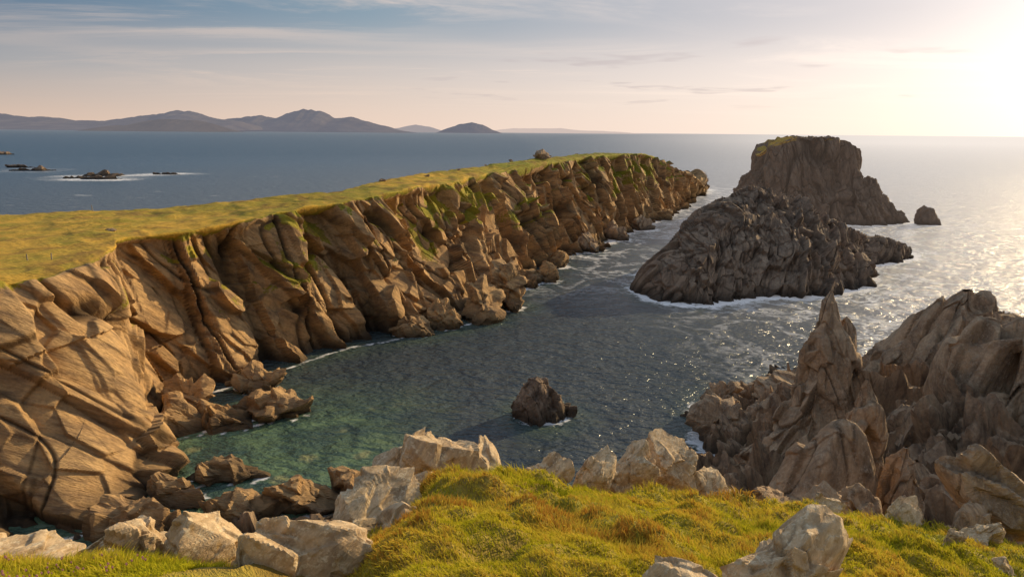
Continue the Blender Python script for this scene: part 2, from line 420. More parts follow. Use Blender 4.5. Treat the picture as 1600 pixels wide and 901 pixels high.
def pinnacle(base,apex,rx,ry,rot,prof,seed,R,A,S,an=(3.2,.8,1.),nc=150,nr=130,sq=6.,octs=4,sw=.6,step=1.1,chop=0.):
    a=np.linspace(0,2*np.pi,nc+1); ca,sa=np.cos(a),np.sin(a)
    r=1/((np.abs(ca)**sq+np.abs(sa)**sq)**(1/sq))
    t=np.linspace(0,1,nr); pr=np.array(prof); k=np.interp(t,pr[:,0],pr[:,1])
    lx=(rx*r*ca)[:,None]*k; ly=(ry*r*sa)[:,None]*k
    cr,sr=math.cos(rot),math.sin(rot)
    b=np.array(base,float);ap=np.array(apex,float); ctr=b+(ap-b)*t[:,None]
    P=np.stack([ctr[:,0]+lx*cr-ly*sr,ctr[:,1]+lx*sr+ly*cr,np.broadcast_to(ctr[:,2],lx.shape)],-1)
    N=gnormal(P,True); rad=(P-ctr)*[1,1,0]
    if (N*rad).sum(-1).mean()<0:N=-N
    N[:,-1]=[0,0,1]; X=P.reshape(-1,3)
    v1,c1=crag(X,R,an,S,A,seed,octs,.48,step,.5,80.,sw,.7)
    amp=v1*np.broadcast_to(np.minimum(1,k*1.8+.05),(nc+1,nr)).ravel()
    Q=X+N.reshape(-1,3)*amp[:,None]
    if chop>0:
        # broken-off columns of unequal height give a ragged crest
        _,_,hv=voro(np.stack([Q[:,0]/2.2,Q[:,1]/2.2,0*Q[:,0]],1)+seed,seed+90,.6,40.)
        zt=ap[2]-chop*np.clip(.5+hv,0,1)*1.6
        w=sstep(b[2]+(ap[2]-b[2])*.6,ap[2],Q[:,2]); far_=np.clip(np.hypot(Q[:,0]-ap[0],Q[:,1]-ap[1])/(rx*.25),0,1)
        Q[:,2]=np.where(Q[:,2]>zt,zt+(Q[:,2]-zt)*(.25+.75*(1-far_)),Q[:,2])
    return Q,gridF(nc+1,nr),np.zeros(len(Q)),c1

Rc=frame((.08,.1,-.98),(.5,-.8,.1))
Rd=frame((-.26,.1,-.96),(.4,-.9,.1))
parts=[pinnacle((30.6,61,4),(29.5,60,26.0),4.6,3.4,.3,[(0,1.3),(.28,.84),(.5,.56),(.65,.44),(.80,.32),(.84,.22),(.95,.13),(1,0.03)],500,Rc,.72,3.2,nc=240,nr=260,step=1.35),
 pinnacle((31.6,61,4),(31.3,60.3,23.4),2.0,2.0,.1,[(0,1.3),(.5,.8),(.8,.5),(.95,.3),(1,0.04)],520,Rc,.45,2.4,step=1.4),
 pinnacle((27.5,63,2),(28.1,61,13.5),2.0,2.2,.5,[(0,1.3),(.5,.8),(.8,.45),(1,0)],530,Rc,.5,2.4),
 pinnacle((34.5,58,4),(33.2,58,12.5),1.8,2.0,.2,[(0,1.4),(.5,.8),(.8,.4),(1,0)],540,Rc,.4,2.4),
 pinnacle((25.5,66,1),(26.0,65,8.5),2.6,2.2,.5,[(0,1.3),(.5,.8),(.8,.45),(1,0)],545,Rc,.5,2.2)]
V,F,at=join(parts); raw_mesh('rock_spire',V,F,at,None,M_crag,"tall pointed rock spire with pale weathered faces above the cove","rock spire")
parts=[pinnacle((54,76,2),(50.4,72,23.6),9,6,.1,[(0,1.3),(.35,.9),(.6,.66),(.8,.45),(.93,.28),(1,.05)],560,Rd,1.2,4.8,nc=260,nr=220,sw=1.1,step=1.3,chop=3.0),
 pinnacle((48,77,2),(46.4,75,17.6),6,4.2,.1,[(0,1.25),(.4,.85),(.8,.45),(1,.05)],570,Rd,1.,4,step=1.3,chop=2.),
 pinnacle((42,79,0),(43.2,76,13.5),5,4.2,.1,[(0,1.25),(.4,.85),(.8,.45),(1,.05)],580,Rd,.9,3.6,step=1.3,chop=1.5),
 pinnacle((57,72,2),(54,70,21.5),7,6,.1,[(0,1.3),(.4,.88),(.8,.5),(.95,.25),(1,0)],590,Rd,1.,4.5,step=1.3,chop=2.)]
V,F,at=join(parts); raw_mesh('rock_crag',V,F,at,None,M_crag,"sharp-crested brown rock crag with slanting strata above the sea","rock crag")
parts=[pinnacle((43.5,52,6),(40.8,50,27.4),9.5,7,.15,[(0,1.15),(.3,.95),(.6,.74),(.8,.54),(.93,.36),(1,.06)],600,Rd,1.25,6.,nc=300,nr=260,sw=1.1,step=1.3,chop=2.6),
 pinnacle((48,50,6),(45.5,50,28),8,7,.15,[(0,1.15),(.3,.95),(.6,.72),(.8,.55),(.95,.3),(1,.05)],610,Rd,1.2,6.,sw=1.1,step=1.3,chop=2.2),
 pinnacle((38.4,48,7),(37.6,48.2,22.0),3.4,3.0,.15,[(0,1.2),(.3,.95),(.6,.7),(.85,.4),(1,.04)],615,Rd,.7,3.4,step=1.2,chop=1.5),
 pinnacle((35.5,47,8),(35.6,47.5,18.2),2.6,2.4,.15,[(0,1.2),(.3,.9),(.6,.65),(.85,.36),(1,.04)],620,Rd,.6,3.0,step=1.2,chop=1.0)]
V,F,at=join(parts); raw_mesh('rock_crag',V,F,at,None,M_crag,"massive rock crag of leaning slabs with crossing cracks and lichen","rock crag")
def pin(name,label,*a,mat=M_crag,cat="rock pinnacle",**k):
    V,F,at=join([pinnacle(*a,**k)]); raw_mesh(name,V,F,at,None,mat,label,cat)
pin('rock_pinnacle',"squat pointed boulder with a smooth brown front face",(17.3,35,16),(18.4,34.2,24.8),2.6,1.8,.2,[(0,1.1),(.4,.97),(.7,.72),(.9,.40),(.97,.2),(1,0.03)],640,Rc,.2,3.6,sw=.2)
pin('rock_pinnacle',"thin upright rock blade with a narrow tip",(22.2,39,14),(21.6,38.2,25.6),1.1,1.4,.3,[(0,1.5),(.5,.95),(.85,.5),(1,.05)],650,Rc,.28,2.0)
pin('rock_pinnacle',"leaning lichen-spotted rock slab below the crag",(22.4,34.5,15),(22.0,34.2,23.2),1.2,.9,.3,[(0,1.4),(.5,.95),(.85,.6),(1,.1)],660,Rd,.28,1.8)
pin('rock_pinnacle',"low wedge of cracked brown rock in the gully",(27,40,13),(26.6,40,19.3),2.0,1.4,.1,[(0,1.4),(.5,.9),(.85,.5),(1,.08)],670,Rd,.3,2.2)
pin('rock_pinnacle',"narrow broken fin of brown rock in the gully",(25,43,12),(24.4,43,19.4),1.0,1.0,.1,[(0,1.5),(.5,.9),(.85,.5),(1,.08)],672,Rc,.28,1.8)
parts=[pinnacle((4.2,90.2,-3),(3.7,90,6.1),3.3,2.8,.4,[(0,1.15),(.35,1),(.6,.82),(.8,.6),(.92,.32),(1,0)],680,Rc,.4,2.6),
 pinnacle((6.2,90.6,-3),(6.0,90.6,3.8),1.9,2.2,.2,[(0,1.2),(.5,.9),(.8,.6),(1,0)],684,Rc,.3,2.0)]
V,F,at=join(parts); raw_mesh('sea_rock',V,F,at,None,M_isl,"dark pointed rock standing in the cove","sea rock")

# ------------------------------------------------------------------ near ground
shX=np.array([-140,-60,-40,-33,-26,-18,-10,0,10,18,25.6,33.3,42,48,63,95,150]); shY=np.array([40,50,55,57,61,64,66,66,65,70,78,93,102,106,112,117,130])
shore.append(np.stack([np.linspace(-60,150,300),np.interp(np.linspace(-60,150,300),shX,shY)],1))
crX=[-90,-8,-2.6,-1.9,.4,2.8,5.6,9.5,14,30,80]; crY=[6.4,6.6,6.8,11.4,12.2,13.5,14.8,15.8,16.2,18,24]
def hground(x,y):
    P=np.stack([x,y,0*x],1)
    pl=38.0-.39*y-.19*np.maximum(x,0)+.02*np.minimum(x,0)
    lf=1-sstep(-2.6,-1.4,x); pl+=lf*(.18-.69*sstep(5.8,7.0,y))
    pl-=.35*np.exp(-((x+1.75)/.45)**2)*sstep(4.8,6,y)
    F1,_,_=voro(P*[.85,1.0,1]+3+.3*fbm(P,2,77)[:,None],5); F1b,_,_=voro(P*[2.3,2.6,1]+8,6)
    b=.26*fbm(P*.5,3,15)+.55*(.55-F1**1.5)+.22*(.5-F1b**1.4)+.08*fbm(P*3.2,2,16)
    b=b*(1-.65*lf)
    d=y-np.interp(x,crX,crY)-.4*fbm(P*.4,2,19)
    near=pl+b-1.25*np.where(d>0,np.sqrt(d*d+.6)-.77,0)-.25*sstep(-1.5,0,d)*np.abs(d)
    s=np.interp(x,[-60,0,30,60],[.62,.6,.36,.36])
    dl=np.interp(x,shX,shY)-y
    lo1=np.where(dl>0,dl*s,dl*.5); lo2=np.where(dl>0,.22*np.minimum(dl,20)+.95*np.maximum(dl-20,0),dl*.5)
    lo1=np.minimum(lo1,24); lo2=np.minimum(lo2,20)
    w=1-sstep(4,14,x)
    low=np.maximum(lo1*(1-w)+lo2*w,-6)
    low=low+2.5*np.exp(-(((x-38)/9)**2+((y-60)/14)**2))
    return np.maximum(near,low),near>=low,d,b
def ground():
    def ax(knots):
        o=[np.arange(a,b,st) for a,b,st in knots]; o.append([knots[-1][1]]); return np.concatenate(o)
    xs=ax([(-75,-48,1.6),(-48,-9,.22),(-9,17,.09),(17,50,.22),(50,110,.7),(110,150,3)])
    ys=ax([(-8,2,.5),(2,17.5,.09),(17.5,45,.3),(45,110,.22),(110,135,1.2)])
    X,Y=np.meshgrid(xs,ys,indexing='ij'); n,m=X.shape; x=X.ravel();y=Y.ravel()
    z,isn,d,b=hground(x,y); P=np.stack([x,y,z],1)
    rk=np.where(isn,sstep(.8,2.5,d),1.)
    idx=np.where((rk>0)&(z>-5.5))[0]; Q=P[idx]
    v1,c1=crag(Q,Rd,(2.0,.9,1.),4.4,.95,711,4,.5,1.6,.45,80.,.4,.8)
    N=blur(gnormal(P.reshape(n,m,3)),4).reshape(-1,3)
    if N[:,2].mean()<0:N=-N
    am=.55+.75*sstep(8,20,Q[:,0]); am=np.maximum(am,.85*sstep(46,56,Q[:,1]))
    nn=N[idx]*.8+np.array([-.1,-.25,.4]); P[idx]+=nn*(v1*rk[idx]*am)[:,None]
    ck=np.ones(len(P)); ck[idx]=1-(1-c1)*rk[idx]
    N2=gnormal(P.reshape(n,m,3))
    if N2[...,2].mean()<0:N2=-N2
    nz=blur(N2,3)[...,2].ravel(); gn=fbm(P*.25,3,44)
    gr=np.where(isn,1-sstep(.4,1.6,d),0)
    gr=np.maximum(gr,.9*sstep(.74,.92,nz+.2*gn)*sstep(7,12,P[:,2]+3*gn)*(1-sstep(0,.25,-gn)))
    F=gridF(n,m)
    raw_mesh('ground',P,F,{'grass':gr,'crack':ck},gr[F[:,0]]>.6,M_ground,kind='structure',label="steep grassy clifftop slope falling to broken shore rock",origin=False)
ground()

# ------------------------------------------------------------------ foreground rocks
FG=[# centre, size, seed, peak, rot, label
((-5.7,6.7,35.05),(1.5,1.0,1.0),11,.05,(0,.1,.3),"low pale lichen-covered boulder among heather"),
((-4.4,6.8,35.1),(1.2,.9,1.2),12,.1,(0,-.1,.9),"rounded pale boulder spotted with white lichen"),
((-3.45,6.8,35.2),(1.0,.9,1.2),13,.1,(0,-.2,.4),"cracked pale boulder beside heather"),
((-2.35,6.3,35.25),(1.7,1.1,1.9),14,.05,(0,-.1,.3),"large pale lichen-crusted block at the cliff edge"),
((-3.0,5.6,35.6),(.5,.6,.4),40,.2,(0,.25,.2),"small lichen-spotted stone among heather"),
((-4.1,5.9,35.55),(.5,.5,.35),43,.2,(0,.25,.7),"small golden stone among heather"),
((-2.45,13.8,32.35),(1.4,1.2,2.2),16,.4,(0,.5,.2),"pointed pale slab tilted above the cove"),
((-1.55,14.0,32.25),(1.7,1.3,2.5),17,.35,(0,-.35,.5),"large angular pale rock split by cracks"),
((-.5,14.1,32.0),(1.7,1.1,2.2),18,.4,(0,-.6,.2),"wedge-shaped sunlit rock on the turf edge"),
((-2.35,10.7,33.0),(1.5,1.3,2.1),19,.1,(0,.1,.1),"layered grey rock outcrop under the turf"),
((-2.0,12.0,32.85),(1.4,.9,1.3),20,.1,(0,.1,.7),"small pale outcrop poking out of grass"),
((-1.7,9.0,34.0),(.8,.8,.9),45,.2,(0,.3,.7),"broken golden stone on the mound flank"),
((.75,14.8,31.75),(1.5,.8,1.35),21,.4,(0,.4,.2),"small pale rock on the turf edge"),
((2.05,15.2,31.65),(1.1,.7,1.4),22,.45,(0,.4,.5),"small tilted pale rock on the turf edge"),
((3.15,16.0,31.35),(1.3,.9,1.95),23,.5,(0,.3,.3),"upright angular pale rock at the turf edge"),
((4.5,16.9,30.95),(1.5,1.0,2.0),24,.35,(0,-.4,.2),"blocky tilted rock at the turf edge"),
((5.6,17.0,30.3),(1.4,1.0,1.2),25,.2,(0,-.3,.8),"low cracked rock at the turf edge"),
((2.72,5.75,35.7),(1.5,.95,1.2),126,.2,(0,-.2,.2),"large smooth tan boulder in the grass"),
((1.75,5.4,35.75),(1.1,.75,.75),27,.1,(0,.1,.4),"flat grey boulder sunk in the grass"),
((.95,4.35,36.3),(.34,.3,.22),28,.2,(0,.1,.4),"small flat stone sunk in the grass"),
((14.2,17.6,29.9),(2.6,2.0,3.0),29,.3,(0,.2,.2),"dark rough outcrop beside the turf"),
((10.2,13.6,30.9),(.5,.4,.8),30,.3,(0,.2,.2),"small upright stone in the turf"),
((11.9,15.0,30.15),(1.1,.8,.9),31,.2,(0,.2,.9),"small grey stones sunk in turf"),
((12.6,16.4,29.75),(1.3,.8,1.0),37,.2,(0,.2,.9),"small grey stones sunk in turf"),
((8.2,15.7,30.5),(1.2,.7,1.0),38,.2,(0,.2,.4),"small grey stones sunk in turf"),
((6.8,13.2,31.6),(.6,.4,.6),39,.2,(0,.2,.4),"small grey stones sunk in turf"),
((9.6,11.5,31.7),(.7,.5,.5),41,.2,(0,.2,.4),"small grey stones sunk in turf"),
((10.5,16.2,30.0),(1.3,.8,1.1),42,.2,(0,-.2,.4),"cracked brown rock breaking through the turf"),
((-6.0,24.5,24.3),(2.9,2.2,3.4),32,.2,(0,.3,.2),"rough grey block on the cliff slope below"),
((-3.9,20.5,26.6),(2.0,1.6,2.4),33,.2,(0,.3,.9),"grey block on the cliff slope below"),
((7.8,18.2,28.9),(1.8,1.1,1.5),34,.2,(0,.3,.9),"broken slab below the turf edge"),
((9.9,19.5,28.2),(2.0,1.2,1.5),35,.2,(0,-.3,.3),"broken slab below the turf edge"),
((12.0,20.8,27.4),(2.1,1.2,1.7),36,.2,(0,.2,.5),"broken slab below the turf edge"),
]
for c,s,sd,pk,rt,lb in FG:
    rock('boulder',c,s,sd,M_fg if c[2]>29.95 else M_crag,lb,"boulder",c[1]<14.5 and s[0]>.5,9,pk,rt,rough=.045)

rock('sea_rock',(7.9,91.2,.1),(3.0,3.5,2.6),51,M_isl,"low dark rock awash in the cove","sea rock",False,14,.3,(0,0,.9))
rock('sea_rock',(192,309,2),(13,9,13),52,M_stack,"small pointed rock standing in open sea","sea rock",False,14,.6,(0,0,.3),(.2,0))
rock('sea_rock',(184.5,330,0),(8,6,5),54,M_stack,"low rock beside the sea stack","sea rock",False,14,.4,(0,0,.3))
def ell(c,rx,ry,k=14): return np.array([(c[0]+rx*math.cos(a),c[1]+ry*math.sin(a)) for a in np.linspace(0,6.28,k)])
shore.append(ell((4.4,90),3.0,2.4)); shore.append(ell((192,309),6,5))
for i,(c,s) in enumerate([((-770,1010,0),(60,20,12)),((-350,548,0),(28,10,4)),((-330,541,0),(34,10,5)),((-352,575,0),(38,12,4)),((-308,605,0),(28,8,4)),((-455,640,0),(40,12,5)),((-500,690,0),(30,10,6))]):
    rock('skerry',c,s,60+i,M_isl,"low dark skerry with surf breaking over it","skerry",False,14,.3,(0,0,.2*i),group="skerries off the headland")
    shore.append(ell(c,s[0]*.6,s[1]*1.2,16))
SH=[((-34.5,89.5,.8),(12,7,4.2),80,.0,"orange-brown rock shelf jutting into the cove"),
((-39.5,86,.5),(10,6,3.8),81,.05,"dark wet rock at the cliff foot"),
((-44.5,84.5,1.6),(9,6,5.6),82,.1,"fallen block at the cliff foot"),
((-46.5,90,2.2),(8,6,7),83,.15,"fallen block at the cliff foot"),
((-40,99,1.5),(8,5,5),84,.1,"golden fallen block at the cliff foot"),
((-33.0,71.5,.6),(9.5,4,3.2),85,.05,"flat slab of brown rock at the water edge"),
((-37.0,67,.8),(7,4.5,4.0),86,.1,"broken brown rock at the water edge"),
((-28.5,63,.8),(9,5,4.0),87,.1,"jagged dark shore rock"),((-22.5,65.5,1.1),(9.5,5,5),88,.15,"jagged dark shore rock"),
((-17.5,68,1.0),(7,5,4.6),89,.2,"jagged dark shore rock"),((-38,60,1.2),(8,5,4.2),90,.1,"jagged dark shore rock"),
((-12.5,68,1.2),(7,5,5.0),92,.2,"jagged dark shore rock"),
((-6.5,141,4),(8,8,12),93,.4,"angular golden block at the foot of the cliff"),((-1.0,151,4),(8,8,13),94,.4,"angular brown block at the foot of the cliff"),
((-14,134.5,2),(7,6,6.5),95,.3,"angular brown block at the foot of the cliff"),((-20,129,1.5),(9,5,6),96,.2,"long golden slab at the foot of the cliff"),
((9.5,180,1.5),(6,6,6),97,.4,"dark wet rock at the cliff foot"),((14,200,1.5),(6,6,6),98,.4,"dark wet rock at the cliff foot"),
((26,228,2),(9,8,9),99,.4,"dark wet rock at the cliff foot"),((55,282,2),(12,9,9),100,.4,"dark wet rock at the cliff foot"),((40,255,2),(10,8,9),101,.4,"dark wet rock at the cliff foot"),
((31,92,1.5),(6,5,7),102,.4,"jagged dark rock below the spire"),((35,96,1),(7,5,5),103,.4,"jagged dark rock below the spire"),((27.5,82,2),(6,6,8),104,.4,"jagged dark rock below the spire"),((38,88,3),(8,7,10),105,.4,"jagged dark rock below the spire")]
for c,s,sd,pk,lb in SH:
    rock('shore_rock',c,s,sd,M_cliff if c[0]<25 else M_crag,lb,"rock",False,8,pk,(.1*math.sin(sd),.2*math.cos(sd*1.7),.3*math.sin(sd*2.1)),rough=.065)
    shore.append(ell(c,s[0]*.42,s[1]*.42,10))
rock('boulder',(10.0,234,32.2),(5.6,4,3.6),120,M_crag,"lone grey outcrop on the grassy headland","boulder",False,14,.3)
rp=np.random.default_rng(12)
for i,(x0,y0) in enumerate([(-16,190),(-8,205),(0,222),(-30,160),(-44,140),(-22,172),(14,245),(-62,100),(-70,112),(-50,125),(24,262)]):
    sz=rp.uniform(.5,1.1); zz0=np.interp(y0,[100,130,160,182,216,232,256,300],[24.3,24.8,28.1,28.9,30.2,31.0,31.3,31.2])
    rock('boulder',(x0+rp.uniform(-1,1),y0+rp.uniform(-1,1),zz0+.35),(sz*1.7,sz,sz*.8),400+i,M_crag,"small grey stone lying on headland turf","boulder",False,10,.2,group="stones on the headland turf")
mw=NT('weathered_wood'); M_w=mw.out(mw.n('ShaderNodeBsdfPrincipled',i_Base_Color=mw.mix(mw.noise(mw.pos(),6.,4),(.34,.29,.22),(.20,.17,.13)),i_Roughness=.9).outputs[0])
for i,(x0,y0,hh) in enumerate([(-56.2,80.0,.8),(-58.6,79.2,.8),(-81,128.5,1.3)]):
    bm=bmesh.new(); bmesh.ops.create_cone(bm,segments=8,radius1=.08,radius2=.06,depth=hh,cap_ends=True); bmesh.ops.translate(bm,verts=bm.verts,vec=(0,0,hh*.35))
    me=bpy.data.meshes.new('fence_post'); bm.to_mesh(me); bm.free(); me.materials.append(M_w)
    o=bpy.data.objects.new('fence_post',me); COL.objects.link(o); o.location=(x0,y0,24.45); o.rotation_euler=(.05*math.sin(i*3),.06*math.cos(i*5),0)
    o["label"]="weathered wooden fence post standing in rough turf"; o["category"]="fence post"; o["group"]="fence posts on the headland"

# ------------------------------------------------------------------ sea
SUN_AZ=math.radians(51); SUN_EL=math.radians(18)
def sea():
    def axis(a,b,st,lo,hi):
        mid=np.arange(a,b+st,st); d=st;v=mid[-1];r=[]
        while v<hi: d*=1.14; v+=d; r.append(v)
        d=st;v=mid[0];l=[]
        while v>lo: d*=1.14; v-=d; l.append(v)
        return np.concatenate([l[::-1],mid,r])
    xs=axis(-64,150,.9,-60000,60000); ys=axis(50,250,.9,-2000,70000)
    X,Y=np.meshgrid(xs,ys,indexing='ij'); n,m=X.shape
    P=np.stack([X.ravel(),Y.ravel(),np.zeros(n*m)],1)
    S=np.concatenate(shore); d=np.full(len(P),400.)
    sel=np.where((np.abs(P[:,0])<900)&(P[:,1]<1200)&(P[:,1]>-50))[0]
    for s0 in range(0,len(sel),4000):
        k=sel[s0:s0+4000]; dx=P[k,0][:,None]-S[:,0]; dy=P[k,1][:,None]-S[:,1]
        d[k]=np.sqrt((dx*dx+dy*dy).min(1))
    return raw_mesh('sea',P,gridF(n,m),{'shore':d},True,None,kind='structure',label="rippled dark sea with foam along the rocks",origin=False)
SEA=sea()
t=NT('sea_water'); p=t.pos(); sx=t.n('ShaderNodeSeparateXYZ',i_0=p)
dist=t.n('ShaderNodeVectorMath',operation='LENGTH',i_0=p).outputs['Value']
sh=t.attr('shore')
pm=t.mapping(p,(0,0,.5),(1,1.6,1))
w1=t.noise(pm,.16,2,.55,.3); w2=t.noise(pm,.7,3,.55,.3); w3=t.noise(pm,2.4,2,.6)
h=t.math('ADD',t.math('MULTIPLY',w1,1.1),t.math('ADD',t.math('MULTIPLY',w2,.55),t.math('MULTIPLY',w3,.08)))
bp=t.n('ShaderNodeBump',i_Strength=t.rng(dist,200,3500,1.,.6),i_Distance=1.35,i_Height=h).outputs[0]
patch=t.noise(p,.10,3,.6,.5)
stones=t.n('ShaderNodeTexVoronoi',i_Vector=t.add(p,t.scale(t.noise(p,.5,2,col=True),2.5)),i_Scale=.22).outputs['Distance']
bay=t.math('MULTIPLY',t.rng(sx.outputs[0],-20,-4,1,0,True),t.rng(sx.outputs[1],112,80,0,1,True))
near=t.rng(sh,0,8,1.,0.,True)
shal=t.math('MAXIMUM',t.math('MULTIPLY',near,.3),t.math('MULTIPLY',bay,t.rng(sh,0,26,1,.35,True)))
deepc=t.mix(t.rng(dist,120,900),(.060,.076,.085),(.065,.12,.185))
grn=t.mix(t.rng(patch,.42,.62),(.065,.125,.085),(.14,.22,.12))
grn=t.mix(t.math('MULTIPLY',t.rng(stones,.28,.14),bay),grn,(.27,.29,.14))
col=t.mix(t.math('MULTIPLY',shal,t.rng(patch,.3,.6,.6,1.)),deepc,grn)
fn=t.noise(t.mapping(p,(0,0,.6),(1,1.3,1)),.45,5,.7,1.0); fn2=t.noise(p,.06,3,.6,.8)
fw=t.math('MAXIMUM',t.rng(sx.outputs[0],-10,60,1.2,7.5),t.rng(dist,400,600,0,30))
edge=t.rng(t.math('DIVIDE',sh,fw),0,1,1.,0.)
foam=t.rng(t.math('ADD',t.math('MULTIPLY',edge,.54),t.math('MULTIPLY',fn,.9)),.71,.88)
exposed=t.math('MULTIPLY',t.rng(sx.outputs[0],25,80,.0,1.),t.rng(sh,60,12,0.2,1.))
chan=t.math('MULTIPLY',t.math('MULTIPLY',t.rng(sx.outputs[1],150,215),t.rng(sx.outputs[0],70,30)),t.rng(sh,24,8,0.,1.))
thin=t.math('MULTIPLY',t.rng(t.math('ABSOLUTE',t.math('SUBTRACT',fn2,.5)),.06,.0),t.rng(fn,.42,.56))
foam=t.math('MAXIMUM',foam,t.math('MULTIPLY',t.math('MULTIPLY',thin,t.math('MAXIMUM',exposed,chan)),.95))
caps=t.math('MULTIPLY',t.rng(t.noise(t.mapping(p,(0,0,.3),(.5,1.6,1)),.09,4,.75,.5),.65,.70),t.rng(dist,200,400))
foam=t.math('MAXIMUM',foam,t.math('MULTIPLY',caps,.6))
ws=t.n('ShaderNodeBsdfPrincipled',i_Base_Color=col,i_Roughness=t.rng(dist,80,1200,.22,.45),i_IOR=1.42,i_Normal=bp)
fs=t.n('ShaderNodeBsdfDiffuse',i_Color=(.82,.82,.82,1))
s1=t.mixsh(foam,ws.outputs[0],fs.outputs[0])
# haze and sun sheen painted on the sea as emission, brighter towards the sun
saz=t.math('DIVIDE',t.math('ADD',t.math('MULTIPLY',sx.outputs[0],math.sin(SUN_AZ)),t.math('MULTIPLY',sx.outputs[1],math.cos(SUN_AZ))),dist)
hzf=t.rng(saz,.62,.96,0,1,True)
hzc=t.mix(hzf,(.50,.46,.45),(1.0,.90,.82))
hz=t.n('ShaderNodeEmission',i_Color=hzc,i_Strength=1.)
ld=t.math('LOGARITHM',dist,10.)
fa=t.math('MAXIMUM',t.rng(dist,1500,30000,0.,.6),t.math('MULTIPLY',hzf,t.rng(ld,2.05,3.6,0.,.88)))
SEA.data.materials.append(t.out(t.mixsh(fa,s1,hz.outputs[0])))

# ------------------------------------------------------------------ distant hills
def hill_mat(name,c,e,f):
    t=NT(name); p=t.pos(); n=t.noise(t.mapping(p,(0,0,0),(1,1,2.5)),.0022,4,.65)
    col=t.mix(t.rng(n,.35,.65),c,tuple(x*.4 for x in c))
    d=t.n('ShaderNodeBsdfDiffuse',i_Color=col); em=t.n('ShaderNodeEmission',i_Color=C4(e))  # aerial haze painted into the hill colour by emission
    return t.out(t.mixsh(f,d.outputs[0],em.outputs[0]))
def hill(pts,D,thick,mat,label,seed,rg=.2):
    a=np.array([((u-800)/1043*1.024,(197+.0094*u-v)/1043*D*1.03+2) for u,v in pts]); n=700; xs=np.linspace(a[0,0],a[-1,0],n); hs=np.interp(xs,a[:,0],a[:,1])
    k=np.exp(-np.linspace(-2,2,9)**2); k/=k.sum(); hs=np.convolve(np.pad(hs,4,'edge'),k,'valid')
    jx=np.stack([xs*55,0*xs+seed,0*xs],1); hs=hs*(1+.15*fbm(jx,4,seed+40))
    s=np.linspace(-1,1,60)
    X=xs[:,None]*D+0*s; Y=D+s*thick+0*xs[:,None]
    prof=np.maximum(0,1-np.abs(s))**.9
    nf=fbm(np.stack([X.ravel(),Y.ravel(),0*X.ravel()],1)/(thick*.4),5,seed).reshape(X.shape)
    Zv=hs[:,None]*prof*(1+rg*2.5*nf*(1-prof*.85))
    Zv[:,0]=Zv[:,-1]=-30
    raw_mesh('hills',np.stack([X,Y,Zv],-1).reshape(-1,3),gridF(n,60),{},False,mat,kind='structure',label=label)
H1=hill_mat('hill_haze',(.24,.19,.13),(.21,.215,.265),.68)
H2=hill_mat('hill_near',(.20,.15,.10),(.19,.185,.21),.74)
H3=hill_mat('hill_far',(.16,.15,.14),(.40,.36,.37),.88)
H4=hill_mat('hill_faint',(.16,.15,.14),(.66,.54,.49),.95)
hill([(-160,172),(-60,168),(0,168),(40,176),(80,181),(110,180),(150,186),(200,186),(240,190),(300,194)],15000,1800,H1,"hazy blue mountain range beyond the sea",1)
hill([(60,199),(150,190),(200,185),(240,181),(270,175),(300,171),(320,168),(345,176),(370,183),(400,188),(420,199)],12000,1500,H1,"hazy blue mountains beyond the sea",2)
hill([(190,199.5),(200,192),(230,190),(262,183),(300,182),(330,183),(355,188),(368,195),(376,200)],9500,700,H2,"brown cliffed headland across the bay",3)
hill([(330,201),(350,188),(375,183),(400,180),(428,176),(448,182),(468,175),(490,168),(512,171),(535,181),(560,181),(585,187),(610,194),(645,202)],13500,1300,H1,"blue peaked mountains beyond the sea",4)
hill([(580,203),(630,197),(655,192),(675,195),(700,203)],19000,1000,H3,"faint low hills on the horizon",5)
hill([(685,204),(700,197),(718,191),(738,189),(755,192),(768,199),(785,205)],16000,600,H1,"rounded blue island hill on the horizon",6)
hill([(740,205),(800,198),(870,198),(900,201),(950,203),(1000,207)],28000,1500,H4,"faint low coast on the horizon",7)

